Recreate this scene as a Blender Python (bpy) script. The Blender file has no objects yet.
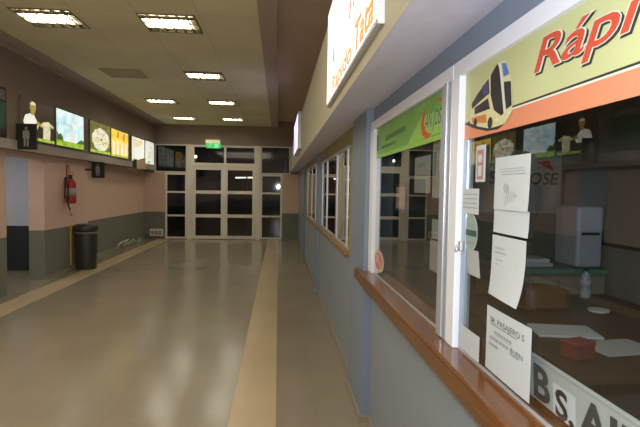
import bpy, bmesh, math, random
from mathutils import Matrix, Vector
random.seed(7)
C = bpy.context.scene.collection
PI = math.pi

# ------------------------------------------------------------------ materials
def lin(c):
    if isinstance(c, str):
        c = tuple(int(c[i:i+2], 16) / 255 for i in (0, 2, 4))
    return tuple((x / 12.92 if x <= .04045 else ((x + .055) / 1.055) ** 2.4) for x in c) + (1.0,)

_cache = {}
def mat(name, col, rough=.5, metal=0, var=.08, scale=14, bump=0, spec=.5, col2=None):
    """principled with a little procedural noise in colour"""
    if name in _cache: return _cache[name]
    m = bpy.data.materials.new(name); m.use_nodes = True
    n = m.node_tree.nodes; l = m.node_tree.links
    b = n['Principled BSDF']
    b.inputs['Roughness'].default_value = rough
    b.inputs['Metallic'].default_value = metal
    b.inputs['Specular IOR Level'].default_value = spec
    c = lin(col)
    tc = n.new('ShaderNodeTexCoord'); nz = n.new('ShaderNodeTexNoise')
    nz.inputs['Scale'].default_value = scale; nz.inputs['Detail'].default_value = 3
    l.new(tc.outputs['Object'], nz.inputs['Vector'])
    mx = n.new('ShaderNodeMix'); mx.data_type = 'RGBA'
    l.new(nz.outputs['Fac'], mx.inputs[0])
    c2 = lin(col2) if col2 else None
    mx.inputs[6].default_value = tuple(v * (1 - var) for v in c[:3]) + (1,)
    mx.inputs[7].default_value = c2 or (tuple(min(1, v * (1 + var)) for v in c[:3]) + (1,))
    l.new(mx.outputs[2], b.inputs['Base Color'])
    if bump:
        bp = n.new('ShaderNodeBump'); bp.inputs['Strength'].default_value = bump
        bp.inputs['Distance'].default_value = .01
        l.new(nz.outputs['Fac'], bp.inputs['Height']); l.new(bp.outputs['Normal'], b.inputs['Normal'])
    _cache[name] = m
    return m

def emit(name, col, strength=1.0, col2=None, scale=6, rough=.3):
    """self-lit translucent film: emission mixed from two colours by noise"""
    if name in _cache: return _cache[name]
    m = mat(name, col, rough=rough)
    n = m.node_tree.nodes; l = m.node_tree.links
    b = n['Principled BSDF']
    nz = next(x for x in n if x.type == 'TEX_NOISE'); nz.inputs['Scale'].default_value = scale
    mx = next(x for x in n if x.type == 'MIX')
    if col2:
        mx.inputs[6].default_value = lin(col); mx.inputs[7].default_value = lin(col2)
        rp = n.new('ShaderNodeMapRange'); rp.inputs[1].default_value = .38; rp.inputs[2].default_value = .62
        l.new(nz.outputs['Fac'], rp.inputs[0]); l.new(rp.outputs[0], mx.inputs[0])
    l.new(mx.outputs[2], b.inputs['Emission Color'])
    b.inputs['Emission Strength'].default_value = strength
    return m

def grid_mat(name, col, line, bw, bh, off, mortar=.006, rough=.4, var=.06, spec=.5, bump=0, nscale=1.2, rvar=.0):
    if name in _cache: return _cache[name]
    m = bpy.data.materials.new(name); m.use_nodes = True
    n = m.node_tree.nodes; l = m.node_tree.links; b = n['Principled BSDF']
    b.inputs['Roughness'].default_value = rough; b.inputs['Specular IOR Level'].default_value = spec
    tc = n.new('ShaderNodeTexCoord'); mp = n.new('ShaderNodeMapping')
    mp.inputs['Location'].default_value = (off[0], off[1], 0)
    l.new(tc.outputs['Object'], mp.inputs['Vector'])
    br = n.new('ShaderNodeTexBrick'); br.offset = 0; br.squash = 1
    br.inputs['Scale'].default_value = 1; br.inputs['Brick Width'].default_value = bw
    br.inputs['Row Height'].default_value = bh; br.inputs['Mortar Size'].default_value = mortar
    br.inputs['Mortar Smooth'].default_value = .3
    c = lin(col)
    br.inputs['Color1'].default_value = tuple(v * (1 - var) for v in c[:3]) + (1,)
    br.inputs['Color2'].default_value = tuple(v * (1 + var) for v in c[:3]) + (1,)
    br.inputs['Mortar'].default_value = lin(line)
    l.new(mp.outputs[0], br.inputs['Vector'])
    nz = n.new('ShaderNodeTexNoise'); nz.inputs['Scale'].default_value = nscale; nz.inputs['Detail'].default_value = 5
    l.new(tc.outputs['Object'], nz.inputs['Vector'])
    mr = n.new('ShaderNodeMapRange'); mr.inputs[3].default_value = .82; mr.inputs[4].default_value = 1.16
    l.new(nz.outputs['Fac'], mr.inputs[0])
    mx = n.new('ShaderNodeMix'); mx.data_type = 'RGBA'; mx.blend_type = 'MULTIPLY'; mx.inputs[0].default_value = 1
    l.new(br.outputs['Color'], mx.inputs[6]); l.new(mr.outputs[0], mx.inputs[7])
    l.new(mx.outputs[2], b.inputs['Base Color'])
    if rvar:
        r2 = n.new('ShaderNodeMapRange'); r2.inputs[3].default_value = rough - rvar; r2.inputs[4].default_value = rough + rvar
        l.new(nz.outputs['Fac'], r2.inputs[0]); l.new(r2.outputs[0], b.inputs['Roughness'])
    _cache[name] = m
    return m

def dado_mat(name, upper, lower, h, rough=.55):
    """painted plaster: one colour above the height h, another below"""
    if name in _cache: return _cache[name]
    m = mat(name, upper, rough=rough, bump=.08, scale=9)
    n = m.node_tree.nodes; l = m.node_tree.links; b = n['Principled BSDF']
    mx = next(x for x in n if x.type == 'MIX')
    g = n.new('ShaderNodeNewGeometry'); s = n.new('ShaderNodeSeparateXYZ'); l.new(g.outputs['Position'], s.inputs[0])
    gt = n.new('ShaderNodeMath'); gt.operation = 'GREATER_THAN'; gt.inputs[1].default_value = h
    l.new(s.outputs['Z'], gt.inputs[0])
    m2 = n.new('ShaderNodeMix'); m2.data_type = 'RGBA'
    l.new(gt.outputs[0], m2.inputs[0]); m2.inputs[6].default_value = lin(lower); l.new(mx.outputs[2], m2.inputs[7])
    l.new(m2.outputs[2], b.inputs['Base Color'])
    return m

def wood_mat(name, a, bcol, rough=.3):
    if name in _cache: return _cache[name]
    m = mat(name, a, rough=rough, col2=bcol, scale=5)
    n = m.node_tree.nodes; l = m.node_tree.links
    nz = next(x for x in n if x.type == 'TEX_NOISE'); tc = next(x for x in n if x.type == 'TEX_COORD')
    mp = n.new('ShaderNodeMapping'); mp.inputs['Scale'].default_value = (9, .7, 9)
    l.new(tc.outputs['Object'], mp.inputs[0]); l.new(mp.outputs[0], nz.inputs['Vector'])
    nz.inputs['Detail'].default_value = 6
    return m

def glass_mat(name, tint=(1, 1, 1), ior=1.5, boost=1.8, rough=0.0):
    m = bpy.data.materials.new(name); m.use_nodes = True
    n = m.node_tree.nodes; l = m.node_tree.links
    n.remove(n['Principled BSDF']); out = n['Material Output']
    t = n.new('ShaderNodeBsdfTransparent'); t.inputs[0].default_value = tint + (1,)
    g = n.new('ShaderNodeBsdfGlossy'); g.inputs['Roughness'].default_value = rough
    f = n.new('ShaderNodeFresnel'); 
    gm = n.new('ShaderNodeNewGeometry'); ms = n.new('ShaderNodeMix'); ms.inputs[2].default_value = ior; ms.inputs[3].default_value = 1 / ior
    l.new(gm.outputs['Backfacing'], ms.inputs[0]); l.new(ms.outputs[0], f.inputs[0])     # the same reflectance from either side
    mu = n.new('ShaderNodeMath'); mu.operation = 'MULTIPLY'; mu.inputs[1].default_value = boost; mu.use_clamp = True
    l.new(f.outputs[0], mu.inputs[0])
    mx = n.new('ShaderNodeMixShader'); l.new(mu.outputs[0], mx.inputs[0]); l.new(t.outputs[0], mx.inputs[1]); l.new(g.outputs[0], mx.inputs[2])
    l.new(mx.outputs[0], out.inputs[0])
    return m

# ------------------------------------------------------------------ mesh builder
class MB:
    def __init__(s): s.v = []; s.f = []; s.m = []; s.mats = []; s.smooth = set()
    def mi(s, m):
        if m not in s.mats: s.mats.append(m)
        return s.mats.index(m)
    def face(s, pts, m):
        b = len(s.v); s.v += [tuple(p) for p in pts]; s.f.append(tuple(range(b, b + len(pts)))); s.m.append(s.mi(m))
    def box(s, x0, x1, y0, y1, z0, z1, m, bev=0, seg=2):
        bm = bmesh.new(); bmesh.ops.create_cube(bm, size=1)
        for v in bm.verts:
            v.co = Vector(((x0 + x1) / 2 + v.co.x * (x1 - x0), (y0 + y1) / 2 + v.co.y * (y1 - y0), (z0 + z1) / 2 + v.co.z * (z1 - z0)))
        if bev: bmesh.ops.bevel(bm, geom=bm.edges[:], offset=bev, segments=seg, affect='EDGES', profile=.5)
        s.add(bm, m); return s
    def add(s, bm, m, M=None, smooth=False):
        bm.verts.index_update(); b = len(s.v)
        for v in bm.verts: s.v.append(tuple(M @ v.co if M else v.co))
        for f in bm.faces:
            if smooth: s.smooth.add(len(s.f))
            s.f.append(tuple(b + v.index for v in f.verts)); s.m.append(s.mi(m))
        bm.free()
    def lathe(s, prof, m, cx=0, cy=0, n=28, squash=1):
        b = len(s.v)
        for r, z in prof:
            for k in range(n):
                a = 2 * PI * k / n; s.v.append((cx + r * math.cos(a), cy + r * squash * math.sin(a), z))
        for i in range(len(prof) - 1):
            for k in range(n):
                k2 = (k + 1) % n; s.smooth.add(len(s.f))
                s.f.append((b + i*n + k, b + i*n + k2, b + (i+1)*n + k2, b + (i+1)*n + k)); s.m.append(s.mi(m))
        s.f.append(tuple(b + k for k in reversed(range(n)))); s.m.append(s.mi(m))
        e = b + (len(prof) - 1) * n; s.f.append(tuple(e + k for k in range(n))); s.m.append(s.mi(m)); return s
    def tube(s, pts, r, m, n=8):
        pts = [Vector(p) for p in pts]; b = len(s.v); up = Vector((.13, .31, .94))
        for i, p in enumerate(pts):
            d = (pts[min(i+1, len(pts)-1)] - pts[max(i-1, 0)]).normalized()
            u = d.cross(up); u = u.normalized() if u.length > 1e-4 else Vector((1, 0, 0)); w = d.cross(u)
            rr = r[i] if isinstance(r, (list, tuple)) else r
            for k in range(n):
                a = 2 * PI * k / n; s.v.append(tuple(p + (u * math.cos(a) + w * math.sin(a)) * rr))
        for i in range(len(pts) - 1):
            for k in range(n):
                k2 = (k + 1) % n; s.smooth.add(len(s.f))
                s.f.append((b+i*n+k, b+i*n+k2, b+(i+1)*n+k2, b+(i+1)*n+k)); s.m.append(s.mi(m))
        s.f.append(tuple(b + k for k in reversed(range(n)))); s.m.append(s.mi(m))
        e = b + (len(pts) - 1) * n; s.f.append(tuple(e + k for k in range(n))); s.m.append(s.mi(m)); return s
    # flat picture work in the local x-z plane, facing -y; layer d metres in front
    def poly(s, pts, m, d=.0): s.face([(x, -d, z) for x, z in pts], m); return s
    def rect(s, x0, x1, z0, z1, m, d=0): return s.poly([(x0, z0), (x1, z0), (x1, z1), (x0, z1)], m, d)
    def disc(s, cx, cz, rx, rz, m, d=0, n=24): return s.poly([(cx + rx*math.cos(2*PI*k/n), cz + rz*math.sin(2*PI*k/n)) for k in range(n)], m, d)
    def text(s, body, x, z, h, m, d=0, width=None, shear=0, bold=0):
        cu = bpy.data.curves.new('t', 'FONT'); cu.body = body; cu.shear = shear; cu.offset = bold; cu.resolution_u = 4
        o = bpy.data.objects.new('t', cu); C.objects.link(o)
        dg = bpy.context.evaluated_depsgraph_get(); me = bpy.data.meshes.new_from_object(o.evaluated_get(dg))
        xs = [v.co.x for v in me.vertices]; sy = h / .69
        x0 = min(xs); sx = width / (max(xs) - x0) if width else sy
        b = len(s.v)
        for v in me.vertices: s.v.append((x + (v.co.x - x0) * sx, -d, z + v.co.y * sy))
        for p in me.polygons: s.f.append(tuple(b + i for i in p.vertices)); s.m.append(s.mi(m))
        bpy.data.objects.remove(o); bpy.data.curves.remove(cu); bpy.data.meshes.remove(me); return s
    def build(s, name, parent=None):
        me = bpy.data.meshes.new(name); me.from_pydata(s.v, [], s.f)
        for m in s.mats: me.materials.append(m)
        for i, p in enumerate(me.polygons):
            p.material_index = s.m[i]; p.use_smooth = i in s.smooth
        me.update()
        o = bpy.data.objects.new(name, me); C.objects.link(o)
        if parent: o.parent = parent
        return o

def tag(o, label, cat, group=None):
    o['label'] = label; o['category'] = cat
    if group: o['group'] = group
    return o
def thing(name, label, cat, loc=(0, 0, 0), rz=0, group=None):
    o = bpy.data.objects.new(name, None); C.objects.link(o); o.empty_display_size = .1
    o.location = loc; o.rotation_euler = (0, 0, rz)
    return tag(o, label, cat, group)
def struct(mb, name, parent=None):
    o = mb.build(name, parent); o['kind'] = 'structure'; return o
def dup(root, loc, label, rz=None):
    r = root.copy(); C.objects.link(r); r.location = loc; r['label'] = label
    if rz is not None: r.rotation_euler = (0, 0, rz)
    for ch in list(root.children):
        c = ch.copy(); C.objects.link(c); c.parent = r
        for g in ch.children:
            d = g.copy(); C.objects.link(d); d.parent = c
    return r
RW = -PI / 2     # things on the right wall: local x runs towards the camera, -y faces the hall
LW = PI / 2      # things on the left wall: local x runs away from the camera

# ------------------------------------------------------------------ palette
M_floor = grid_mat('floor_vinyl', '8a7f6a', '7e745f', .30, .30, (0, 0, 0), mortar=.002, rough=.2, var=.02, spec=.45, nscale=.9, rvar=.05)
M_strip = grid_mat('strip_vinyl', 'b8a37e', 'a8946f', .33, .66, (0, 0, 0), mortar=.003, rough=.3, var=.03, spec=.4)
M_ceil = grid_mat('ceiling_panel', 'dfd9b6', 'c6c09c', .69, .70, (.24, -5.86, 0), mortar=.006, rough=.8, var=.02, spec=.2)
M_ceilband = mat('ceiling_band', 'ad9d90', .75)
M_slot = mat('slot_paint', 'cdb8a8', .8)
M_leftwall = dado_mat('left_wall_paint', 'dcb9a2', '747466', .86)
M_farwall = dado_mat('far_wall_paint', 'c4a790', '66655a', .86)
M_bulk = mat('bulkhead_paint', '857366', .7, bump=.05)
M_fascia = mat('fascia_paint', 'b3ad92', .6, bump=.04)
M_soffit = mat('soffit_paint', 'd4d2e4', .65, bump=.04)
M_beam = mat('beam_paint', '788697', .55, bump=.05)
M_rwall = mat('right_wall_paint', '848e96', .5, bump=.06)
M_olive = mat('reveal_paint', '8d8a5c', .6)
M_alu = mat('aluminium', 'c8cacb', .35, .55, .04)
M_white = mat('white_aluminium', 'eceff5', .32, .0, .03)
M_greyframe = mat('grey_aluminium', 'a9b0ba', .35, .3, .03)
M_faralu = mat('far_aluminium', 'ddd4c0', .4, .0, .05)
M_base = mat('baseboard_tan', '8d8270', .5)
M_wood = wood_mat('varnished_wood', '40230d', '7d4a1c', .2)
M_ledge = wood_mat('ledge_wood', '7a5530', 'a8804e', .4)
M_black = mat('black', '15140f', .45)
M_darkgrey = mat('dark_grey_plastic', '2b2c28', .4)
M_bin = mat('bin_plastic', '2e2f28', .45)
M_paper = mat('paper', 'bcc2c2', .7, 0, .03, 5)
M_paper2 = mat('paper_grey', 'a3a6a2', .7, 0, .05, 5)
M_ink = mat('ink', '34363a', .7)
M_inkl = mat('ink_light', '8f9494', .7)
M_red = mat('red_paint', 'a81b1a', .35)
M_glass = glass_mat('shop_glass', (.86, .89, .87), 1.5, 1.9)
M_dglass = glass_mat('door_glass', (.4, .4, .36), 1.5, 1.25, .045)

# ------------------------------------------------------------------ floor and ceiling
HY0, HY1 = -3.0, 16.05
mb = MB()
for x0, x1, m in ((-6.6, -3.79, M_floor), (-3.79, -3.42, M_strip), (-3.42, -.335, M_floor), (-.335, 0, M_strip), (0, 2.6, M_floor)):
    mb.box(x0, x1, HY0, HY1 + .15, -.08, 0, m)
struct(mb, 'floor')

LX, LYN = -1.635, 5.89           # lights: left edge of the near column and start of the first row
LS, DY = .66, 2.80
spots = [(-1.635, 5.89), (-3.015, 5.89), (-1.635, 8.69), (-3.015, 11.49), (-1.635, 11.49), (-3.015, 14.29), (-1.635, 14.29)]
VENT = (-3.015, 8.69)
holes = spots + [VENT]
CZ = 3.6
xs = sorted({-3.87 + .0, -3.52, -.25} | {h[0] for h in holes} | {h[0] + LS for h in holes})
ys = sorted({HY0, HY1} | {h[1] for h in holes} | {h[1] + LS for h in holes})
mb = MB()
for i in range(len(xs) - 1):
    for j in range(len(ys) - 1):
        cx, cy = (xs[i] + xs[i+1]) / 2, (ys[j] + ys[j+1]) / 2
        if any(h[0] < cx < h[0] + LS and h[1] < cy < h[1] + LS for h in holes): continue
        m = M_ceilband if cx < -3.52 else M_ceil
        mb.face([(xs[i], ys[j], CZ), (xs[i], ys[j+1], CZ), (xs[i+1], ys[j+1], CZ), (xs[i+1], ys[j], CZ)], m)
mb.face([(-4.3, HY0, CZ + .17), (-4.3, HY1, CZ + .17), (.9, HY1, CZ + .17), (.9, HY0, CZ + .17)], M_slot)
struct(mb, 'ceiling')
mb = MB().box(-.25, -.04, HY0, HY1, CZ - .02, CZ + .24, M_ceilband); struct(mb, 'trim_1')
mb = MB().box(-3.87, -3.845, HY0, HY1, CZ - .03, CZ + .01, M_ceilband); struct(mb, 'trim_2')

# ------------------------------------------------------------------ left side
mb = MB()
mb.box(-4.30, -4.02, HY0, 7.76, 0, 2.16, M_leftwall)
mb.box(-4.28, -4.02, 7.76, 8.97, 2.09, 2.16, M_leftwall)
mb.box(-4.28, -4.02, 8.97, 10.95, 0, 2.16, M_leftwall)
mb.box(-4.45, -4.2, 10.95, HY1, 0, 2.16, M_leftwall)
struct(mb, 'wall_left')
M_pass = dado_mat('passage_paint', 'c2c4c8', '2a2b2c', .86)
mb = MB()
mb.box(-6.6, -4.28, 9.95, 10.05, 0, 2.4, M_pass)
mb.box(-6.6, -6.5, 6.9, 9.95, 0, 2.4, M_pass)
mb.box(-6.6, -4.3, 6.8, 6.9, 0, 2.4, M_pass)
mb.box(-6.6, -4.28, 6.9, 9.95, 2.4, 2.45, M_pass)
struct(mb, 'wall_passage')
mb = MB().box(-4.45, -3.87, HY0, HY1, 2.16, CZ + .02, M_bulk); struct(mb, 'wall_left.001')
mb = MB().box(-4.2, -4.185, 10.96, HY1, 0, .07, M_base).box(-4.02, -4.005, 8.97, 10.95, 0, .06, M_base); struct(mb, 'baseboard_left')

# ------------------------------------------------------------------ far end: glazed front
Y = HY1
mb = MB()
mb.box(-4.45, -3.56, Y, Y + .15, 0, 2.1, M_farwall)
mb.box(.11, .9, Y, Y + .15, 0, 2.1, M_farwall)
mb.box(-4.45, .9, Y, Y + .15, 2.98, CZ + .25, M_bulk)
mb.box(-4.45, -3.88, Y, Y + .15, 2.1, 2.98, M_bulk)
mb.box(.37, .9, Y, Y + .15, 2.1, 2.98, M_bulk)
struct(mb, 'wall_far')
def frame_and_panes(parent, x0, x1, zs, st=.055, d=.06, y=0, vert=()):
    """rectangular aluminium frame with rails at the heights zs (bottom, ..., top) and one pane between"""
    f = MB(); yy = (y, y + d)
    f.box(x0, x0 + st, *yy, zs[0], zs[-1], M_faralu); f.box(x1 - st, x1, *yy, zs[0], zs[-1], M_faralu)
    for z in zs:
        a = max(zs[0], z - st / 2); b = min(zs[-1], z + st / 2)
        if z == zs[0]: b = z + st
        if z == zs[-1]: a = z - st
        f.box(x0 + st, x1 - st, *yy, a, b, M_faralu)
    for v in vert: f.box(v - st/2, v + st/2, *yy, zs[0], zs[-1], M_faralu)
    fo = f.build('window_frame', parent)
    for i in range(len(zs) - 1):
        g = MB(); g.face([(x0 + .01, y + d/2, zs[i] + .01), (x1 - .01, y + d/2, zs[i] + .01), (x1 - .01, y + d/2, zs[i+1] - .01), (x0 + .01, y + d/2, zs[i+1] - .01)], M_dglass)
        g.build('pane', fo)
    return fo
def sroot(name, loc, rz=0):
    o = bpy.data.objects.new(name, None); C.objects.link(o); o.location = loc; o.rotation_euler = (0, 0, rz); o['kind'] = 'structure'; return o
w = sroot('window_1', (0, Y, 0)); frame_and_panes(w, -3.55, -2.88, (.02, .75, 1.49, 2.09))
w = sroot('window_2', (0, Y, 0)); frame_and_panes(w, -.58, .11, (.02, .75, 1.49, 2.09))
w = sroot('window_3', (0, Y, 0)); frame_and_panes(w, -3.87, -2.88, (2.1, 2.98), st=.035)
w = sroot('window_4', (0, Y, 0)); frame_and_panes(w, -.58, .36, (2.1, 2.98), st=.035)
w = sroot('window_5', (0, Y, 0)); frame_and_panes(w, -2.72, -.72, (2.36, 2.98), st=.06, vert=(-1.70,))
mb = MB().box(-2.88, -2.72, Y - .03, Y + .09, 0, 2.98, M_faralu, .006).box(-.73, -.58, Y - .03, Y + .09, 0, 2.98, M_faralu, .006).box(-2.72, -.73, Y - .02, Y + .08, 2.31, 2.40, M_faralu, .006)
struct(mb, 'trim_3')
for k, (x0, x1, hx) in enumerate(((-2.715, -1.722, -1.775), (-1.718, -.735, -1.665))):
    d = sroot('door_%d' % (k + 1), (0, Y, 0))
    frame_and_panes(d, x0, x1, (.015, .75, 1.50, 2.305), st=.10, d=.05)
    MB().tube([(hx, -.01, .98), (hx, -.045, .98), (hx, -.045, 1.18), (hx, -.01, 1.18)], .009, M_alu).build('door_handle', d)
# green exit sign over the doors
M_exit = emit('exit_green', '2f9a4a', .9, '58c070', 20)
M_exitw = emit('exit_white', 'd9cf9a', .55)
t = thing('exit_sign', 'green lit exit sign with a pale top band above the glass double doors', 'sign', (-2.06, Y - .06, 2.88))
MB().box(-.22, .22, -.03, .03, .0, .16, M_exit, .012).build('lit_panel', t)
MB().box(-.24, .20, -.035, .06, .162, .26, M_exitw, .01).build('housing', t)
MB().rect(.05, .16, .03, .135, emit('exit_pale', '6fd08c', .9), .0325).build('bright_patch', t)
# dark forecourt beyond the doors
mb = MB().box(-14, 12, HY1 + .15, 45, -.1, -.02, mat('asphalt', '1d1c1a', .7)); struct(mb, 'ground')
t = thing('street_lamp', 'small round lit lamp seen through the left glass above the doors', 'lamp', (-3.15, 19.3, 0))
MB().tube([(0, 0, -.02), (0, 0, 2.75)], .03, M_darkgrey).build('pole', t)
b = bmesh.new(); bmesh.ops.create_uvsphere(b, u_segments=16, v_segments=10, radius=.055)
mb = MB(); mb.add(b, emit('lamp_glow', 'fff0d0', 12), Matrix.Translation((0, 0, 2.8)), True); mb.build('globe', t)
t = thing('fluorescent_lamp', 'white fluorescent tube lit outside beyond the right glass door', 'lamp', (-1.2, 19.0, 0))
MB().tube([(-.42, 0, 2.03), (.42, 0, 2.05)], .022, emit('tube_glow', 'fff8e0', 5)).build('tube', t)
MB().box(-.46, .46, -.03, .03, 2.07, 2.12, M_darkgrey).box(-.03, .03, -.03, .03, -.02, 2.08, M_darkgrey).build('housing', t)

# ------------------------------------------------------------------ right side: counters' wall
mb = MB()
mb.box(.66, .80, HY0, 3.45, 0, 1.003, M_rwall)
mb.box(.65, .80, HY0, 3.45, 2.115, 2.24, M_beam)
mb.box(.60, .80, 3.45, 4.08, 0, 2.24, M_beam)
mb.box(.645, .80, 4.08, 7.72, 0, 1.05, M_rwall)
mb.box(.645, .80, 4.08, 4.55, 1.05, 2.24, M_olive)
mb.box(.645, .80, 4.55, 7.72, 2.06, 2.24, M_olive)
mb.box(.60, .80, 7.72, 8.0, 0, 2.24, M_beam)
mb.box(.645, .80, 8.0, 12.1, 0, 1.02, M_rwall)
mb.box(.645, .80, 8.0, 12.1, 2.10, 2.24, M_olive)
mb.box(.645, .80, 11.4, 12.1, 1.02, 2.1, M_olive)
mb.box(.60, .80, 12.1, 12.45, 0, 2.24, M_beam)
mb.box(.65, .80, 12.45, HY1, 0, 2.24, M_rwall)
struct(mb, 'wall_right')
mb = MB()
mb.box(.645, .66, HY0, 3.44, 0, .05, M_base); mb.box(.583, .60, 3.43, 4.09, 0, .05, M_base)
mb.box(.60, .645, 3.435, 3.45, 0, .05, M_base)
mb.box(.628, .645, 4.09, 7.71, 0, .05, M_base); mb.box(.585, .60, 7.71, 8.01, 0, .05, M_base)
mb.box(.628, .645, 8.01, 12.09, 0, .05, M_base)
struct(mb, 'baseboard_right')
# fascia above the windows, with its soffit underneath
mb = MB()
mb.box(.37, .42, HY0, HY1, 2.19, 2.93, M_fascia)
mb.face([(.37, HY0, 2.189), (.37, HY1, 2.189), (.42, HY1, 2.189), (.42, HY0, 2.189)], M_soffit)
mb.face([(.42, HY0, 2.189), (.42, HY1, 2.189), (.9, HY1, 2.235), (.9, HY0, 2.235)], M_soffit)
mb.box(.42, .9, HY0, HY1, 2.88, 2.93, M_slot)
struct(mb, 'wall_right.001')
mb = MB().box(.80, .95, HY0, HY1, 2.24, CZ + .25, M_slot); struct(mb, 'wall_right.002')
mb = MB().box(-6.6, 2.6, HY0 - .15, HY0, 0, CZ + .25, M_leftwall); struct(mb, 'wall_back')

# office rooms behind the windows
M_off = mat('office_paint', '77726a', .7, bump=.04)
M_offp = mat('office_partition', '5b6058', .65)
mb = MB()
mb.box(2.35, 2.5, HY0, HY1, 0, 2.7, M_off)
mb.box(.8, 2.35, 4.0, 4.08, 0, 2.7, M_offp)
mb.box(.8, 2.35, 7.8, 7.9, 0, 2.7, M_off)
mb.box(.8, 2.35, 12.2, 12.3, 0, 2.7, M_off)
mb.box(.8, 2.35, -1.3, -1.2, 0, 2.7, M_off)
struct(mb, 'wall_office')
mb = MB().box(.8, 2.5, HY0, HY1, 2.55, 2.62, M_off); struct(mb, 'ceiling.001')

# windows of the near office: two glazed bays with aluminium frames
def bay(name, y_far, y_near, z0, z1, stile_far, stile_near, mfar, mnear, x0=.63, x1=.69):
    r = sroot(name, (0, 0, 0)); f = MB()
    f.box(x0, x1, y_far - stile_far, y_far, z0, z1 - .056, mfar, .004)
    f.box(x0, x1, y_near, y_near + stile_near, z0, z1 - .056, mnear, .004)
    f.box(x0 + .004, x1, y_near, y_far, z1 - .055, z1, M_white, .003)
    f.box(.65, .66, y_near + stile_near, y_far - stile_far, z0, z0 + .007, M_alu, .001)
    fo = f.build('window_frame', r)
    g = MB(); g.face([(.655, y_near + .01, z0 + .01), (.655, y_far - .01, z0 + .01), (.655, y_far - .01, z1 - .02), (.655, y_near + .01, z1 - .02)], M_glass)
    g.build('pane', r)
    return r, fo
r1, f1 = bay('window_6', 3.45, 1.815, 1.085, 2.115, .12, .115, M_white, M_greyframe)
mb = MB(); mb.box(.625, .632, 1.855, 1.885, 1.09, 2.06, M_alu, .002); mb.build('glazing_bead', f1)
r0, f0 = bay('window_7', 1.812, -1.2, 1.085, 2.115, .08, .08, M_white, M_white)
M_blue = mat('slide_rail', '9fb0c0', .3, .4)
mb = MB(); mb.box(.650, .672, 1.69, 1.73, 1.09, 1.83, M_blue, .003); mb.build('sliding_sash', r0)
mb = MB(); mb.box(.637, .650, 1.70, 1.725, 1.44, 1.475, M_alu, .004); mb.tube([(.640, 1.712, 1.455), (.629, 1.712, 1.455), (.624, 1.704, 1.44)], .006, M_alu); mb.build('latch', r0)
# far windows
def far_bay(name, y0, y1, z0, z1, verts):
    r = sroot(name, (0, 0, 0)); f = MB()
    f.box(.642, .664, y0, y1, z1 - .025, z1, M_alu); f.box(.642, .664, y0, y1, z0, z0 + .02, M_alu)
    for v in verts: f.box(.645, .663, v - .03, v + .03, z0 + .02, z1 - .025, M_alu, .002)
    f.build('window_frame', r)
    g = MB(); g.face([(.655, y0, z0), (.655, y1, z0), (.655, y1, z1), (.655, y0, z1)], M_glass); g.build('pane', r)
    l = MB(); l.box(.60, .66, y0 - .02, y1 + .02, z0 - .04, z0 - .002, M_ledge, .005); l.build('window_sill', r)
far_bay('window_8', 4.55, 7.72, 1.09, 2.06, (4.76, 5.62, 6.76, 7.48))
far_bay('window_9', 8.0, 11.4, 1.06, 2.10, (8.03, 8.82, 9.88, 11.26))

# wooden counter
c = MB(); c.box(.556, .80, -1.2, 3.448, 1.005, 1.085, M_wood, .012, 3); c.box(.556, .598, 3.42, 3.60, 1.005, 1.085, M_wood, .012, 3)
tag(c.build('counter'), 'long varnished brown wooden counter ledge under the near ticket windows', 'counter')

# ------------------------------------------------------------------ ceiling lights
M_lamp = emit('lamp_panel', 'fff8e2', 26, 'fffaec', 30)
M_lampd = emit('lamp_dim', 'c9b990', .45)
M_louv = mat('louvre_grey', '8d8266', .35, .5)
M_refl = mat('reflector', '6f6650', .4, .3)
def light_fixture(x, y, label):
    t = thing('recessed_ceiling_light', label, 'ceiling light', (x, y, CZ), 0, 'recessed square ceiling lights')
    h = MB()
    for a in ((0, .02, 0, LS), (LS - .02, LS, 0, LS), (.02, LS - .02, 0, .02), (.02, LS - .02, LS - .02, LS)): h.box(*a, -.008, .10, M_refl)
    h.box(.02, LS - .02, .02, LS - .02, .09, .10, M_refl)
    h.build('housing', t)
    d = MB(); d.box(.035, LS - .10, .17, LS - .17, .012, .016, M_lamp); d.box(.05, LS - .09, .035, .13, .055, .06, M_lampd); d.box(.05, LS - .09, LS - .13, LS - .035, .055, .06, M_lampd)
    d.build('diffuser', t)
    l = MB()
    for k in range(1, 6): l.box(k * LS / 6 - .008, k * LS / 6 + .008, .02, LS - .02, -.006, .03, M_louv)
    for k in (1, 2, 3): l.box(.02, LS - .02, k * LS / 4 - .007, k * LS / 4 + .007, -.006, .03, M_louv)
    l.build('louvre', t)
    return t
labs = ['square ceiling light nearest in the right column, next to the brown ceiling slot',
        'square ceiling light nearest in the left column, at top left corner',
        'second square ceiling light in the right column, level with the air vent',
        'square ceiling light in the left column just beyond the air vent',
        'third square ceiling light in the right column counting from the camera',
        'farthest square ceiling light in the left column, near the lightbox wall',
        'farthest square ceiling light in the right column, nearest the exit sign']
L0 = light_fixture(*spots[0], labs[0])
for (x, y), lb in list(zip(spots, labs))[1:]: dup(L0, (x, y, CZ), lb)
t = thing('air_vent', 'square slatted air vent set in the ceiling left column between two lights', 'air vent', (VENT[0], VENT[1], CZ))
h = MB()
for a in ((0, .04, 0, LS), (LS - .04, LS, 0, LS), (.04, LS - .04, 0, .04), (.04, LS - .04, LS - .04, LS)): h.box(*a, -.01, .01, M_ceilband)
h.build('frame', t)
M_ceilv = mat('vent_slat', 'b3a684', .7)
h = MB()
for k in range(9):
    y0 = .05 + k * .062; h.box(.04, LS - .04, y0, y0 + .048, -.008, -.003, M_ceilv)
h.build('slats', t)
MB().box(.02, LS - .02, .02, LS - .02, .05, .06, M_black).build('duct', t)

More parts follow.
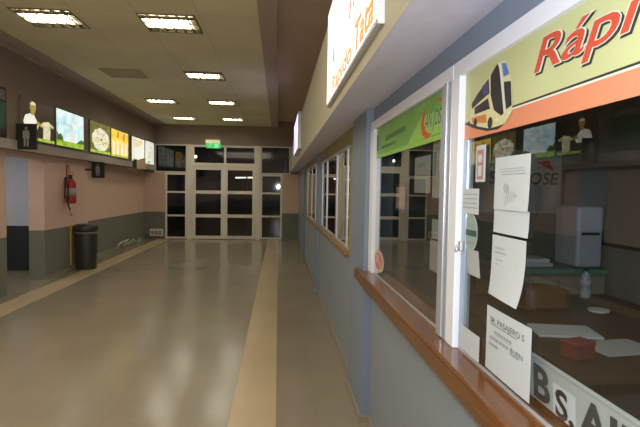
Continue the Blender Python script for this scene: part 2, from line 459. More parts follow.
# ------------------------------------------------------------------ lightboxes on the left bulkhead
BX = -3.87
E_sky = emit('pic_sky', '8fc4cf', .9, 'dcecea', 4); E_green = emit('pic_green', '6f9a2a', .8, 'a9c23a', 14)
E_dgreen = emit('pic_darkgreen', '2c4a14', .5, '5f8a20', 18); E_brown = emit('pic_brown', '3a2c1c', .3); E_white = emit('pic_white', 'ecece0', .6, 'fffff2', 9)
E_skin = emit('pic_skin', 'a98c3c', .6); E_cream = emit('pic_cream', 'd8d0a8', .9, 'b8a878', 12); E_yel = emit('pic_yellow', 'd9a41c', .9, 'f0d060', 9)
E_olive = emit('pic_olive', '5a5a24', .6, '7d7a34', 8); E_grey = emit('pic_grey', '9a9c88', .8, 'd0d2c0', 12); E_orange = emit('pic_orange', 'c07818', .8); E_dark = emit('pic_dark', '2c2a1c', .3)
M_lbframe = mat('lightbox_frame', '6b665c', .5, .2)
def lightbox(y0, y1, z0, z1, label, draw):
    t = thing('advertising_lightbox', label, 'lightbox', (BX, y0 - .06, z0), LW, 'advertising lightboxes on the left bulkhead')
    w, h = y1 - y0, z1 - z0
    MB().box(0, w, -.034, 0, 0, h, M_lbframe, .005).build('casing', t)
    p = MB(); draw(p, w, h); p.build('picture', t)
    return t
D = .036
def R(a, b, n): return [a + (b - a) * i / (n - 1) for i in range(n)]
def pic_man(p, w, h):
    p.rect(.015, w - .015, .05, h - .015, E_brown, D); p.rect(.015, w - .015, .015, .06, E_green, D + .001)
    # person in a white shirt, shoulders to the left, arm out to a tall pale cup
    p.poly([(.10*w, .30*h), (.46*w, .30*h), (.50*w, .42*h), (.36*w, .62*h), (.24*w, .64*h), (.12*w, .58*h), (.07*w, .44*h)], E_white, D + .001)
    p.poly([(.27*w, .62*h), (.37*w, .62*h), (.38*w, .72*h), (.27*w, .72*h)], E_skin, D + .0015)
    p.disc(.33*w, .80*h, .085*w, .115*h, E_skin, D + .002)
    p.poly([(.25*w, .86*h), (.41*w, .86*h), (.39*w, .92*h), (.33*w, .945*h), (.27*w, .92*h)], E_cream, D + .0025)
    p.poly([(.40*w, .42*h), (.46*w, .50*h), (.66*w, .42*h), (.64*w, .36*h), (.48*w, .40*h)], E_skin, D + .002)
    p.poly([(.62*w, .10*h), (.84*w, .10*h), (.86*w, .45*h), (.94*w, .40*h), (.96*w, .46*h), (.78*w, .56*h), (.60*w, .50*h), (.56*w, .40*h), (.63*w, .42*h)], E_cream, D + .0022)
    p.poly([(.68*w, .14*h), (.78*w, .14*h), (.79*w, .42*h), (.68*w, .42*h)], E_grey, D + .0028)
def pic_sky(p, w, h):
    p.rect(.015, w - .015, .10, h - .015, E_sky, D); p.rect(.015, w - .015, .015, .11, E_green, D + .001)
    p.poly([(.015, .11), (.24*w, .11), (.2*w, .3*h), (.13*w, .36*h), (.08*w, .3*h), (.015, .42*h)], E_dgreen, D + .0012)
    p.poly([(.7*w, .11), (w - .02, .11), (w - .02, .26*h), (.9*w, .3*h), (.8*w, .24*h)], E_dgreen, D + .0012)
    p.poly([(.42*w, .11), (.62*w, .11), (.66*w, .3*h), (.6*w, .52*h), (.5*w, .5*h), (.45*w, .28*h)], E_white, D + .0014)
    p.disc(.36*w, .55*h, .13*w, .05*h, E_white, D + .0013); p.disc(.66*w, .72*h, .18*w, .06*h, E_white, D + .0013)
def pic_rose(p, w, h):
    p.rect(.015, w - .015, .05, h - .015, E_olive, D); p.rect(.015, w - .015, .015, .07, E_green, D + .001)
    cx, cz = .50*w, .46*h
    for k in range(11):
        a = 2*PI*k/11; p.disc(cx + .29*w*math.cos(a), cz + .25*h*math.sin(a), .14*w, .12*h, E_white if k % 2 else E_cream, D + .0012 + .0001*k)
    for k in range(6):
        a = 2*PI*k/6 + .4; p.disc(cx + .12*w*math.cos(a), cz + .11*h*math.sin(a), .11*w, .10*h, E_cream if k % 2 else E_white, D + .003 + .0001*k)
    for k in range(9):
        a = 2*PI*k/9 + .2; x, z = cx + .2*w*math.cos(a), cz + .18*h*math.sin(a)
        p.poly([(x - .05*w, z - .01), (x + .06*w, z + .015), (x + .05*w, z + .03), (x - .05*w, z + .008)], E_olive, D + .0042)
    p.disc(cx, cz, .05*w, .045*h, E_olive, D + .0043)
def pic_yellow(p, w, h):
    p.rect(.015, w - .015, .015, h - .015, E_yel, D)
    for k in range(4): p.poly([(.06*w + .24*k*w, .03), (.2*w + .24*k*w, .03), (.18*w + .24*k*w, .5*h), (.12*w + .24*k*w, .62*h), (.08*w + .24*k*w, .5*h)], E_white, D + .001)
    p.poly([(.3*w, .7*h), (.36*w, .95*h), (.44*w, .95*h), (.42*w, .7*h)], E_orange, D + .001); p.poly([(.66*w, .66*h), (.7*w, .93*h), (.8*w, .93*h), (.76*w, .62*h)], E_orange, D + .001)
    p.rect(.02, w - .02, .02, .06, E_green, D + .0014)
def pic_white(p, w, h):
    p.rect(.015, w - .015, .015, h - .015, E_white, D)
    p.poly([(.1*w, .55*h), (.5*w, .62*h), (.9*w, .8*h), (.9*w, .9*h), (.1*w, .9*h)], E_cream, D + .001); p.rect(.02, w - .02, .02, .06, E_green, D + .001)
def pic_last(p, w, h):
    p.rect(.015, w - .015, .015, h - .015, E_white, D)
    p.poly([(.2*w, .25*h), (.8*w, .3*h), (.75*w, .55*h), (.5*w, .6*h), (.28*w, .5*h)], E_grey, D + .001); p.poly([(.1*w, .03), (.6*w, .03), (.5*w, .2*h)], E_green, D + .001); p.disc(.6*w, .75*h, .2*w, .08*h, E_grey, D + .001)
lightbox(7.89, 9.02, 2.33, 2.975, 'lightbox of a person in a white shirt reaching to a tall pale cup', pic_man)
lightbox(9.08, 10.31, 2.33, 2.99, 'lightbox with a pale blue sky over green bushes', pic_sky)
lightbox(10.64, 11.88, 2.33, 2.99, 'lightbox with a big white rose-like shape on dark olive', pic_rose)
lightbox(11.93, 13.23, 2.33, 2.98, 'yellow lightbox with white upright shapes', pic_yellow)
lightbox(13.53, 14.78, 2.31, 2.97, 'nearly white lightbox, second from the far end', pic_white)
lightbox(14.85, 15.85, 2.30, 2.98, 'white lightbox with grey shapes, at the far end beside the glass front', pic_last)
mb = MB().box(-3.87, -3.84, HY0, HY1, 2.155, 2.295, mat('ledge_paint', 'a89c90', .6)); struct(mb, 'trim_4')
# unlit poster at the left edge
t = thing('poster', 'dark framed green poster at the left edge of the bulkhead', 'poster', (BX, 6.3, 2.30), LW)
MB().box(0, 1.16, -.03, 0, 0, .70, M_black, .006).build('frame', t)
M_pg = mat('poster_green', '2e6a48', .5, col2='1d4a34', scale=5)
MB().rect(.04, 1.12, .04, .49, M_pg, .032).rect(.04, 1.12, .52, .66, mat('poster_grey', '6d6a60', .5), .032).rect(.3, 1.0, .56, .60, mat('poster_pale', 'a8a698', .5), .033).rect(.04, 1.12, .04, .12, mat('poster_brown', '4a2c1a', .5), .033).build('picture', t)

# restroom signs standing out from the wall
M_fig = mat('pictogram_white', '85847c', .5)
def wc_sign(x0, x1, y, z0, z1, label, skirt, arm_z=None):
    t = thing('hanging_sign', label, 'sign', (x0, y, z0), 0, 'small black figure signs along the left wall')
    w, h = x1 - x0, z1 - z0
    MB().box(0, w, -.02, .02, 0, h, M_black, .008).build('panel', t)
    MB().box(-.16, .01, -.008, .008, h*.45, h*.55, M_darkgrey).build('bracket', t)
    p = MB(); cx = w*.5
    p.disc(cx, .82*h, .055*h, .055*h, M_fig, .022)
    if skirt: p.poly([(cx - .14*h, .30*h), (cx + .14*h, .30*h), (cx + .07*h, .74*h), (cx - .07*h, .74*h)], M_fig, .022)
    else: p.poly([(cx - .09*h, .42*h), (cx + .09*h, .42*h), (cx + .09*h, .74*h), (cx - .09*h, .74*h)], M_fig, .022)
    for s in (-1, 1):
        p.poly([(cx + s*.055*h - .035*h, .12*h), (cx + s*.055*h + .035*h, .12*h), (cx + s*.055*h + .035*h, .45*h), (cx + s*.055*h - .035*h, .45*h)], M_fig, .0225)
        p.poly([(cx + s*.11*h - .02*h, .42*h), (cx + s*.11*h + .02*h, .42*h), (cx + s*.10*h + .02*h, .72*h), (cx + s*.10*h - .02*h, .72*h)], M_fig, .0226)
    p.build('pictogram', t)
wc_sign(-3.86, -3.57, 7.76, 2.165, 2.545, 'black sign with a white standing figure over the doorway', False)
wc_sign(-3.885, -3.63, 10.80, 1.81, 2.14, 'black figure sign under the bulkhead to the right of the extinguisher', True)
t = thing('hanging_sign', 'small tilted sign, half pale half dark, under the yellow and white lightboxes', 'sign', (-3.66, 13.3, 2.10), .5)
for nm, a, b, m in (('panel', -.10, .0, M_black), ('pale_face', .0, .22, mat('pale_tan', 'b59f78', .5))):
    h = MB(); h.face([(a, 0, .05 if a < 0 else .0), (b, 0, .0), (b, 0, .26 if a < 0 else .30), (a, 0, .20 if a < 0 else .22)], m); h.face([(a, .02, .05 if a < 0 else 0), (a, .02, .20 if a < 0 else .22), (b, .02, .26 if a < 0 else .30), (b, .02, .0)], m)
    h.face([(a, 0, .05 if a < 0 else 0), (a, .02, .05 if a < 0 else 0), (b, .02, 0), (b, 0, 0)], m); h.build(nm, t)
MB().box(-.06, -.04, .004, .016, .2, .27, M_darkgrey).build('bracket', t)

# fire extinguisher with its tag
t = thing('fire_extinguisher', 'red fire extinguisher hanging on the left wall above the bin', 'fire extinguisher', (-3.915, 9.82, 1.30))
MB().lathe([(.075, 0), (.09, .02), (.092, .04), (.092, .36), (.085, .40), (.06, .44), (.03, .47)], M_red).build('body', t)
MB().lathe([(.0935, .15), (.0935, .29)], mat('label_pale', '9a8f92', .5)).build('instruction_label', t)
MB().lathe([(.03, .465), (.03, .51), (.02, .53)], M_darkgrey, n=14).box(-.02, .02, -.02, .12, .53, .55, M_red, .004).box(-.015, .015, -.02, .10, .575, .59, M_darkgrey, .004).build('valve', t)
MB().tube([(0, -.03, .50), (.0, -.09, .49), (0, -.125, .40), (0, -.125, .15), (0, -.12, -.02), (.02, -.10, -.12)], .014, M_black).tube([(.02, -.10, -.12), (.03, -.06, -.22)], [.018, .026], mat('nozzle_pale', 'b09a80', .5)).build('hose', t)
MB().box(-.106, -.075, -.04, .04, .1, .5, M_darkgrey).build('wall_bracket', t)
t = thing('safety_sign', 'small red and white arrow plate on the wall just above the extinguisher', 'sign', (-4.02, 9.86, 1.80), LW)
MB().box(0, .14, -.008, 0, 0, .24, M_red, .002).build('plate', t)
MB().poly([(.07, .03), (.11, .09), (.085, .09), (.085, .2), (.055, .2), (.055, .09), (.03, .09)], M_paper, .01).build('arrow', t)

# waste bin
t = thing('waste_bin', 'dark round plastic waste bin standing against the left wall', 'bin', (-3.79, 10.22, 0))
MB().lathe([(.185, 0), (.19, .02), (.20, .40), (.205, .74), (.20, .76)], M_bin, n=40).build('body', t)
MB().lathe([(.214, .755), (.218, .77), (.218, .84), (.20, .875), (.15, .89)], M_bin, n=40).build('lid', t)
MB().lathe([(.2095, .70), (.2105, .735)], mat('bin_band', '66675a', .5), n=40).build('band', t)
t = MB().box(0, .012, -.03, .03, 0, .78, mat('yellow_strip', 'c8b040', .5), .003).build('wall_strip'); t.location = (-4.02, 10.05, .10); tag(t, 'thin yellow upright strip on the wall left of the bin', 'strip')
# grille box and loops of cable at the far left
t = thing('wall_grille', 'small white slotted box low in the far left corner', 'grille', (-3.80, HY1 - .001, .10))
MB().box(-.20, .20, -.09, 0, 0, .22, mat('off_white', 'c9c2ac', .5), .008).build('casing', t)
for k in range(3): MB().rect(-.155 + k*.11, -.07 + k*.11, .05, .17, mat('grille_dark', '7d7866', .6), .092).build('slot', t)
M_cable = mat('white_cable', 'cfc9b8', .5)
pts = []
for k in range(70):
    a = k / 69; pts.append((-4.10 + .05*math.sin(9*a), 13.2 + 1.9*a - .16*math.sin(26*a), .035 + .17*abs(math.sin(11*a)) * (1 - .4*a)))
tag(MB().tube(pts, .018, M_cable, 6).build('coiled_cable'), 'loose white looped cable lying at the foot of the far left wall', 'cable')

# ------------------------------------------------------------------ signs on the right fascia
E_sign = emit('sign_film', 'f6f2ea', .85, 'fffdf8', 3); E_red = emit('sign_red', 'c8402c', 1.0); E_or = emit('sign_orange', 'dd8a3a', 1.2); E_pink = emit('sign_pink', 'e06a78', 1.2); E_mint = emit('sign_mint', 'bfe0cc', 1.8); E_brn = emit('sign_brown', '7a5a34', .5)
t = thing('illuminated_sign', 'big bright white lit sign with orange lettering on the right fascia', 'sign', (.37, 3.74, 2.255), RW)
SW, SH = 1.94, .68
MB().box(0, SW, -.022, 0, 0, SH, M_alu, .004).build('casing', t)
MB().box(SW + .002, SW + .008, -.026, 0, -.01, SH, M_white, .002).build('edge_strip', t)
p = MB(); p.rect(.02, SW - .02, .02, SH - .02, E_sign, .0235)
p.poly([(1.16, .255), (1.20, .255), (1.46, .62), (1.40, .62)], E_red, .0245); p.poly([(1.30, .27), (1.34, .27), (1.52, .62), (1.48, .62)], E_red, .0245); p.poly([(.95, .28), (1.04, .36), (1.24, .62), (1.12, .62), (.92, .40)], E_mint, .0245)
p.poly([(.40, .22), (.50, .225), (.46, .30), (.42, .38), (.41, .50), (.40, .50)], E_pink, .0245)
p.build('face', t)
p = MB(); p.text('Rápido', .385, .034, .095, E_brn, .0248, .90, .2, .005); p.text('Rápido', .375, .039, .095, E_or, .0254, .90, .2, .0); p.build('lettering', t)
p = MB(); p.text('Tata', 1.395, .034, .125, E_brn, .0248, .46, .2, .01); p.text('Tata', 1.385, .040, .125, E_or, .0254, .46, .2, .005); p.build('lettering', t)
t = thing('illuminated_sign', 'small lilac and white lit sign farther along the right fascia', 'sign', (.37, 10.6, 2.33), RW)
MB().box(0, 2.1, -.06, 0, 0, .62, M_alu, .006).build('casing', t)
E_lil = emit('sign_lilac', 'b9a8e8', 1.3, 'efe8ff', 5)
p = MB(); p.rect(.02, 2.08, .02, .60, E_lil, .062)
for k in range(6): p.poly([(.1 + .33*k, .05), (.2 + .33*k, .05), (.34 + .33*k, .5), (.24 + .33*k, .5)], emit('sign_violet', '8a70cc', 1.0), .064)
p.build('face', t)

# ------------------------------------------------------------------ banners over the windows
def on_right(name, label, cat, y, z, x=.652, group=None): return thing(name, label, cat, (x, y, z), RW, group)
M_bang = mat('banner_green_yellow', 'b9bd7c', .4, 0, .05, 3, col2='c6cb96'); M_bano = mat('banner_orange', 'd98560', .4, 0, .05, 3); M_banr = mat('banner_red', 'c94428', .4)
M_bline = mat('banner_black', '20221c', .5); M_bwht = mat('banner_white', 'd8dac8', .5)
t = on_right('banner', 'yellow-green banner with a bus picture and red lettering above the nearest window', 'banner', 1.762, 1.83)
BL = 1.9
p = MB(); p.rect(0, BL, .058, .235, M_bang, 0); p.rect(0, BL, 0, .052, M_bano, 0); p.rect(.28, BL, .052, .057, M_bwht, .0005); p.rect(.28, BL, .057, .0625, M_bline, .0005); p.rect(0, .28, .052, .058, M_bano, 0)
p.build('sheet', t)
def shade(p, *a, **k): p.text(*a, **k)
p = MB()
p.text('Rápido', .514, .122, .078, M_bline, .0008, .60, .28, .035); p.text('Rápido', .508, .127, .078, M_bwht, .0012, .60, .28, .03); p.text('Rápido', .508, .127, .078, M_banr, .0016, .60, .28, .012)
p.build('lettering', t)
# the bus: long side to the left, rounded front to the right
bY = lambda y: 1.762 - y
body = mat('bus_cream', 'd6cf9a', .4); wind = mat('bus_window', '1f1a20', .3); viol = mat('bus_violet', '4a3a70', .4); bl = mat('bus_blue', '4f74b4', .4); orn = mat('bus_orange', 'cf7a3a', .4)
p = MB(); k = .0006
p.poly([(.028, .058), (.08, .063), (.243, .022), (.359, .02), (.304, .008), (.22, .012), (.116, .033)], M_bline, k)      # shadow on the road
p.poly([(.08, .056), (.151, .035), (.244, .017), (.353, .018), (.394, .048), (.39, .125), (.365, .175), (.332, .204), (.289, .207), (.223, .177), (.143, .145), (.087, .12)], body, k*2)
p.poly([(.098, .100), (.163, .114), (.237, .127), (.227, .175), (.143, .143), (.091, .118)], wind, k*3)
p.poly([(.121, .078), (.244, .078), (.228, .114), (.12, .1)], wind, k*3)
p.poly([(.192, .127), (.230, .128), (.224, .167), (.179, .16)], viol, k*4)
p.poly([(.103, .053), (.222, .038), (.216, .066), (.094, .070)], orn, k*3)
p.poly([(.275, .069), (.326, .045), (.342, .05), (.319, .133), (.304, .186), (.289, .206), (.242, .181), (.247, .119)], wind, k*4)
p.poly([(.358, .058), (.391, .065), (.381, .134), (.334, .142)], wind, k*4)
p.poly([(.334, .156), (.371, .158), (.347, .192), (.32, .199)], bl, k*4)
p.poly([(.345, .046), (.353, .048), (.338, .142), (.314, .203), (.299, .204), (.323, .132)], M_bwht, k*5)
p.poly([(.273, .031), (.35, .019), (.39, .042), (.387, .058), (.351, .045), (.326, .043), (.278, .062)], body, k*5)
p.disc(.132, .050, .014, .014, M_bline, k*5, 16); p.disc(.250, .034, .018, .018, M_bline, k*5, 16); p.disc(.30, .036, .012, .006, M_bwht, k*6, 12); p.disc(.378, .046, .008, .005, M_bwht, k*6, 12)
p.build('bus_picture', t)

M_gA = mat('banner_green', '4f8a35', .4, 0, .05, 6, col2='7cb548'); M_gB = mat('banner_lime', '8cc04e', .4); M_gC = mat('banner_darkgreen', '37682c', .4)
t = on_right('banner', 'green banner with a red swoosh and script lettering above the second window', 'banner', 3.38, 1.86)
p = MB(); p.rect(0, 1.42, 0, .195, M_gA, 0); p.rect(0, 1.42, 0, .022, M_gB, .0005)
p.poly([(.30, .09), (.8, .10), (.82, .13), (.34, .12)], M_gC, .0006); p.poly([(.2, .05), (.6, .055), (.6, .07), (.2, .07)], M_gC, .0006); p.poly([(0, .055), (.12, .05), (.13, .13), (.08, .16), (0, .15)], mat('banner_slate', '4a5058', .5), .0006)
p.poly([(.85, .02), (1.42, .03), (1.42, .12), (1.1, .13)], M_gB, .0005)
p.build('sheet', t)
p = MB()
p.poly([(1.198, .173), (1.13, .14), (1.096, .094), (1.12, .045), (1.197, .018), (1.268, .036), (1.22, .042), (1.17, .06), (1.145, .095), (1.16, .135)], M_banr, .001)
p.poly([(1.30, .168), (1.40, .172), (1.402, .140), (1.37, .160)], M_banr, .001); p.build('swoosh', t)
p = MB(); p.text('AN JOSE', 1.168, .064, .062, mat('banner_mint', 'b9d8a8', .5), .0012, .262, .3, .02); p.text('AN JOSE', 1.166, .066, .062, M_bline, .0016, .262, .3, .0); p.build('lettering', t)

# ------------------------------------------------------------------ notices on the glass
def sheet(name, label, y, z, w, h, x=.649, curl=0, m=M_paper, draw=None, tilt=0, group=None, cat='paper notice', shear=0):
    """a paper with its top left corner at (y, z); lower corner lifts by curl"""
    t = on_right(name, label, cat, y, z, x, group); t.rotation_euler = (0, tilt, RW)
    p = MB(); n = 10
    P = lambda u, v: (u*w + shear*v*h, -curl * (v ** 3) * (.35 + .65*u) - .0015*math.sin(u*PI), -v*h)
    for i in range(n):
        for j in range(n):
            p.smooth.add(len(p.f)); p.face([P(i/n, (j+1)/n), P((i+1)/n, (j+1)/n), P((i+1)/n, j/n), P(i/n, j/n)], m)
    s = p.build('page', t)
    if draw:
        q = MB(); draw(q, w, h); q.build('printing', t)
    return t
d0 = .0022
def bars(q, x0, x1, zs, th, m, rag=.2):
    for z in zs:
        e = x1 - random.random()*rag*(x1 - x0); x = x0
        while x < e:
            L = random.uniform(.008, .022); q.rect(x, min(e, x + L), z - th, z, m, d0); x += L + .004
def dr1(q, w, h):
    q.rect(.05, w - .02, -.052, -.050, M_inkl, d0)
    bars(q, .04, w - .02, [-.035, -.042], .002, M_inkl)
    for k in range(7): q.disc(.11 + .035*math.cos(k*1.7), -.115 - .025*math.sin(k*2.3), .012, .014, M_paper2, d0 + .0001*k, 14)
    for k in range(5): q.poly([(.07 + .012*k, -.155), (.076 + .012*k, -.155), (.09 + .012*k, -.10), (.086 + .012*k, -.10)], M_paper2, d0 + .001)
sheet('paper_notice', 'tall white paper with a faint grey drawing, topmost of three on the nearest window', 1.462, 1.752, .212, .153, curl=.004, draw=dr1)
sheet('paper_notice', 'plain lower white sheet peeking out under the drawing page', 1.464, 1.60, .214, .07, x=.651, curl=.003)
def dr2(q, w, h):
    bars(q, .025, .10, [-.035, -.048], .004, M_inkl); bars(q, .03, w - .03, [-.07, -.083, -.096], .004, M_inkl); bars(q, .025, .06, [-.108], .005, M_inkl, 0); bars(q, .025, w - .05, [-.125, -.138, -.150], .003, M_paper2)
sheet('paper_notice', 'curling white paper with lines of grey print, middle of three on the nearest window', 1.465, 1.522, .208, .180, curl=.022, draw=dr2)
def dr3(q, w, h):
    q.text('SR. PASAJERO S', .03, -.045, .017, M_ink, d0, .21); q.rect(.03, .20, -.051, -.049, M_ink, d0)
    bars(q, .06, .17, [-.065], .009, M_inkl, 0); q.rect(.06, .17, -.078, -.0765, M_inkl, d0)
    bars(q, .03, .155, [-.086], .010, M_inkl, 0); q.text('BUEN', .165, -.098, .014, M_ink, d0, .07); q.rect(.165, .215, -.103, -.101, M_ink, d0)
    bars(q, .025, .09, [-.107], .009, M_inkl, 0)
sheet('paper_notice', 'white notice with a capital heading, lowest of three papers beside the wooden counter', 1.487, 1.302, .275, .195, draw=dr3, tilt=0)
def dr4(q, w, h): bars(q, .02, w - .05, [-.10, -.112, -.124], .005, M_inkl)
t = sheet('paper_notice', 'white paper corner low beside the white window post', 1.705, 1.182, .165, .085, x=.650, draw=None)
sheet('paper_notice', 'small ruled white card beside the latch on the window post', 1.72, 1.66, .145, .085, x=.648, draw=lambda q, w, h: [q.rect(.01, w - .01, -z, -z + .0025, M_inkl, d0) for z in (.02, .035, .05, .065)])
def dr5(q, w, h):
    q.rect(.015, w - .015, -.11, -.015, mat('print_red', 'a87870', .6), d0)
    q.rect(.025, w - .025, -.10, -.065, M_paper, d0 + .0005); q.disc(w/2, -.042, .018, .014, M_paper, d0 + .0005, 14)
sheet('price_tag', 'narrow white tag with red marks near the top of the window post', 1.612, 1.80, .078, .118, draw=dr5, cat='tag')
t = on_right('sticker', 'oval grey-green sticker with a dark band beside the window latch', 'sticker', 1.65, 1.512, .6535)
MB().disc(0, 0, .062, .066, mat('sticker_rim', 'a9b6ae', .5), .001).disc(0, 0, .055, .059, mat('sticker_green', '86a294', .5), .0015).build('backing', t)
MB().rect(-.054, .054, -.012, .008, mat('sticker_dark', '2c4a44', .5), .002).rect(-.03, .03, .02, .03, M_inkl, .002).rect(-.03, .03, -.04, -.03, M_inkl, .002).build('band', t)
sheet('paper_notice', 'small grey slanted paper below the oval green sticker', 1.675, 1.455, .10, .085, x=.6515, m=M_paper2, tilt=.0, shear=.25)
# behind the second window
def in1(name, label, y, z, w, h, m, draw=None, cat='paper notice', x=.668):
    return sheet(name, label, y, z, w, h, x, .0, m, draw, cat=cat)
t = in1('notice', 'pink notice in a dark border hanging behind the second window', 2.83, 1.69, .26, .16, mat('notice_dark', '3a3030', .6), lambda q, w, h: [q.rect(.04, w - .03, -h + .02, -.02, mat('notice_pink', 'c2a5a8', .6), d0), q.rect(.08, w - .08, -.12, -.112, M_paper, d0 + .0004)], 'notice')
in1('calendar', 'grey paper with a torn top hanging behind the second window', 2.43, 1.81, .26, .17, M_paper2, lambda q, w, h: [q.rect(.03, w - .04, -.09, -.085, M_inkl, d0), q.rect(.05, w - .08, -.05, -.03, M_inkl, d0)], 'notice')
in1('paper_strip', 'long grey paper strip behind the second window, upper one by its white post', 2.14, 1.87, .16, .25, M_paper2, lambda q, w, h: q.poly([(.02, -.03), (.02, -.20), (.05, -.20), (.05, -.12), (w - .03, -.12), (w - .03, -.09), (.05, -.09), (.05, -.06), (w - .02, -.06), (w - .02, -.03)], M_inkl, d0), 'notice')
in1('paper_strip', 'grey paper pair behind the second window, lower one by its white post', 2.13, 1.53, .15, .085, M_paper2, None, 'notice')
in1('paper_strip', 'pale grey card behind the second window, lowest by its white post', 2.15, 1.44, .17, .135, M_paper2, None, 'notice')
t = on_right('sticker', 'oval white sticker with red print at the lower left corner of the second window', 'sticker', 3.19, 1.19, .6535)
MB().disc(0, 0, .16, .072, mat('sticker_white', 'c9c0b4', .5), .001).build('backing', t)
MB().disc(0, 0, .115, .054, mat('sticker_pink', 'c4685c', .5), .0015).poly([(-.08, .03), (-.05, .04), (.09, -.03), (.06, -.04)], M_paper, .002).poly([(-.09, -.012), (-.07, -.022), (.02, .03), (.0, .04)], M_paper, .0022).build('print', t)

# destination board standing on the sill inside the glass
t = on_right('destination_board', 'long white board with bold black capitals standing inside the nearest window', 'sign', 1.315, 1.098, .70); t.rotation_euler = (math.radians(3), 0, RW)
M_board = mat('board_white', 'b4bab6', .5)
MB().box(0, 1.25, -.006, .006, 0, .116, M_board, .002).build('board', t)
MB().rect(.0, 1.25, .108, .1155, M_paper2, .007).build('rim', t); MB().rect(.140, .236, .002, .082, mat('card_white', 'd5dbe2', .6), .0072).build('pasted_card', t)
MB().text('B', .046, .012, .085, M_ink, .0085, .082, 0, .03).build('lettering', t); MB().text('AIRES', .25, .012, .082, M_ink, .0085, .36, 0, .03).build('lettering', t); MB().text('S.', .152, .006, .066, M_black, .0085, .078, 0, .03).build('lettering', t)

# ------------------------------------------------------------------ inside the near office
M_dark = mat('dark_wood', '3a2a1e', .45); M_brown = mat('brown_leather', '5b3a22', .5, col2='6d4629'); M_pale = mat('pale_plastic', 'a6aab6', .4)
t = thing('cabinet', 'low cabinet with a green top along the office partition', 'cabinet', (1.62, 3.36, 0))
MB().box(0, .71, 0, .60, .13, 1.08, mat('cabinet_grey', '77705f', .6), .004).build('carcass', t)
MB().box(-.02, .72, -.03, .61, 1.082, 1.115, mat('cabinet_green', '55826a', .4), .006).build('top', t)
for k in (0, 1):
    d = MB().box(.01 + .35*k, .345 + .35*k, -.02, -.002, .16, 1.06, mat('cabinet_door', '81796b', .55), .004).build('door', t)
    MB().tube([(.30 + .10*k, -.022, .7), (.30 + .10*k, -.04, .7), (.30 + .10*k, -.04, .8), (.30 + .10*k, -.022, .8)], .005, M_alu).build('handle', d)
t = thing('computer_tower', 'pale grey upright machine with a dark slot on the green cabinet', 'machine', (2.12, 3.38, 1.118))
MB().box(0, .195, 0, .3, 0, .44, M_pale, .025, 4).build('casing', t)
MB().rect(.03, .165, .235, .255, M_darkgrey, .002).build('slot', t)
t = thing('paper_tray', 'white tray of papers at the left end of the green cabinet', 'tray', (1.75, 3.42, 1.117))
MB().box(0, .22, 0, .2, 0, .03, M_pale, .006).build('tray', t); MB().box(.02, .20, .01, .18, .031, .06, M_paper, .002).build('papers', t)
mb = MB().box(.80, 2.35, -1.2, 4.0, 0, .12, mat('office_floor', '4a4038', .5)); struct(mb, 'floor.001')
t = thing('desk', 'dark wooden desk inside the nearest office', 'desk', (1.15, 1.8, .121))
MB().box(0, 1.15, 0, 1.5, .79, .828, M_dark, .006).build('desktop', t)
for x, y in ((.03, .03), (1.07, .03), (.03, 1.42), (1.07, 1.42)): MB().box(x, x + .05, y, y + .05, 0, .788, M_darkgrey, .004).build('leg', t)
MB().box(.08, 1.07, 1.43, 1.45, .35, .78, M_dark).build('modesty_panel', t)
DZ = .951
t = thing('water_bottle', 'small clear water bottle standing on the dark desk', 'bottle', (2.06, 3.17, DZ))
M_bot = mat('bottle_plastic', '8fa3a8', .15)
MB().lathe([(.03, 0), (.034, .01), (.034, .05), (.031, .06), (.034, .07), (.034, .13), (.028, .155), (.015, .17), (.015, .18)], M_bot, n=20).build('body', t)
MB().lathe([(.0345, .075), (.0345, .12)], M_pale, n=20).build('wrapper', t); MB().lathe([(.017, .18), (.017, .195)], M_darkgrey, n=14).build('cap', t)
t = thing('brown_bag', 'brown leather bag lying on the dark desk beside the papers', 'bag', (1.46, 2.86, DZ))
b = bmesh.new(); bmesh.ops.create_cube(b, size=1); bmesh.ops.subdivide_edges(b, edges=b.edges[:], cuts=4, use_grid_fill=True)
for v in b.verts:
    x, y, z = v.co; v.co = Vector((.14 + x*.28*(1 - .12*max(0, z)), y*.14*(1 - .5*max(0, z)), .075 + .15*z - .05*max(0, x)*max(0, z)*2))
bmesh.ops.bevel(b, geom=[e for e in b.edges if e.is_boundary is False and e.calc_face_angle(0) > .9], offset=.012, segments=2, affect='EDGES')
mb = MB(); mb.add(b, M_brown, None, True); mb.build('body', t)
MB().box(.04, .23, -.066, -.060, .03, .09, mat('brown_flap', '4a2f1c', .5), .002).build('flap', t)
t = thing('red_box', 'small dull red box on the near edge of the dark desk', 'box', (1.24, 1.95, DZ), .3)
MB().box(0, .11, 0, .08, 0, .07, mat('red_box', '6e2822', .5), .006).build('body', t); MB().box(-.003, .113, -.003, .083, .055, .075, mat('red_lid', '7c3029', .5), .006).build('lid', t)
t = MB().box(0, .297, 0, .21, 0, .012, M_paper, .001).build('paper_stack'); t.location = (1.27, 2.3, DZ); t.rotation_euler = (0, 0, -.2); tag(t, 'white paper stack on the left side of the dark desk', 'papers')
t = MB().box(0, .297, 0, .21, 0, .003, M_paper2, .0005).build('paper_sheet'); t.location = (1.42, 2.0, DZ); t.rotation_euler = (0, 0, .15); tag(t, 'single grey sheet lying on the near end of the dark desk', 'papers')
t = MB().lathe([(.03, 0), (.055, .008), (.06, .022), (.052, .02), (.03, .012)], M_paper).build('saucer'); t.location = (1.88, 2.76, DZ); tag(t, 'round white saucer on the dark desk in front of the bottle', 'dish')
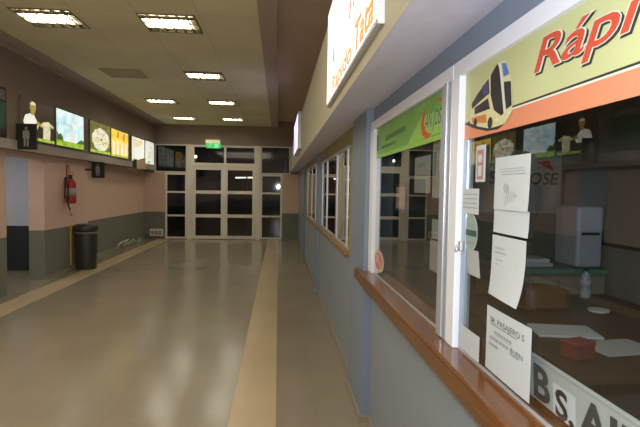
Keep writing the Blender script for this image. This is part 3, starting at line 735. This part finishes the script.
# wall board and company name
t = thing('wall_board', 'grey wall board with a dark frame on the office back wall', 'board', (2.35, 3.93, 1.28), RW)
MB().box(0, 1.15, -.02, 0, 0, .56, mat('board_grey', '4c5a54', .4), .003).build('panel', t)
fr = MB()
for a in ((0, 1.15, .0, .025), (0, 1.15, .535, .56), (0, .025, .025, .535), (1.125, 1.15, .025, .535)): fr.box(a[0], a[1], -.03, .0, a[2], a[3], M_black)
fr.build('frame', t)
t = thing('company_sign', 'grey panel with dark capitals and a red wedge on the office partition', 'sign', (1.62, 4.0, 1.48))
MB().box(0, .72, -.012, 0, 0, .52, mat('sign_panel', '8f9890', .5), .003).build('panel', t)
MB().text('SAN JOSE', .10, .24, .095, M_ink, .014, .595, .15, .015).build('lettering', t)
MB().poly([(.50, .42), (.60, .44), (.66, .35), (.60, .37)], M_red, .014).build('wedge', t)

# ------------------------------------------------------------------ lights
def area(name, loc, rot, size, power, col, sy=None):
    L = bpy.data.lights.new(name, 'AREA'); L.energy = power; L.size = size; L.color = col
    if sy: L.shape = 'RECTANGLE'; L.size_y = sy
    o = bpy.data.objects.new(name, L); C.objects.link(o); o.location = loc; o.rotation_euler = rot; return o
WARM = (1, .89, .72)
for k, (x, y) in enumerate(((-1.3, 3.4), (-2.7, 3.4), (-1.3, .6), (-2.7, .6))):
    area('ceiling_lamp', (x, y, CZ - .02), (0, 0, 0), 1.6, 24, WARM)
area('passage_lamp', (-5.3, 8.4, 2.38), (0, 0, 0), .5, 12, (.98, .97, 1))
area('office_lamp', (1.6, 1.4, 2.53), (0, 0, 0), .5, 3.2, (.9, .95, .95))
area('office_lamp', (1.6, 6.0, 2.53), (0, 0, 0), .5, 8, (1, .9, .6))
area('office_lamp', (1.6, 10.0, 2.53), (0, 0, 0), .5, 8, (1, .9, .6))
F = bpy.data.lights.new('camera_flash', 'POINT'); F.energy = 95; F.color = (.86, .92, 1); F.shadow_soft_size = .03
fo = bpy.data.objects.new('camera_flash', F); C.objects.link(fo); fo.location = (-.02, -.02, 1.76)

W = bpy.data.worlds.new('world'); bpy.context.scene.world = W; W.use_nodes = True
W.node_tree.nodes['Background'].inputs[0].default_value = (.02, .025, .04, 1); W.node_tree.nodes['Background'].inputs[1].default_value = .15

# ------------------------------------------------------------------ camera
yaw, pitch, roll = .083, .0486, -.0163
fw = Vector((math.sin(yaw)*math.cos(pitch), math.cos(yaw)*math.cos(pitch), -math.sin(pitch)))
rt = Vector((math.cos(yaw), -math.sin(yaw), 0)); dn = fw.cross(rt)
r2 = math.cos(roll)*rt + math.sin(roll)*dn; d2 = -math.sin(roll)*rt + math.cos(roll)*dn
cam = bpy.data.cameras.new('camera'); cam.lens = 28.125; cam.sensor_width = 36; cam.clip_start = .02
co = bpy.data.objects.new('camera', cam); C.objects.link(co)
co.matrix_world = Matrix(((r2.x, -d2.x, -fw.x, 0), (r2.y, -d2.y, -fw.y, 0), (r2.z, -d2.z, -fw.z, 1.65), (0, 0, 0, 1)))
sc = bpy.context.scene; sc.camera = co
sc.view_settings.view_transform = 'Standard'; sc.view_settings.exposure = .28; sc.view_settings.gamma = 1.08
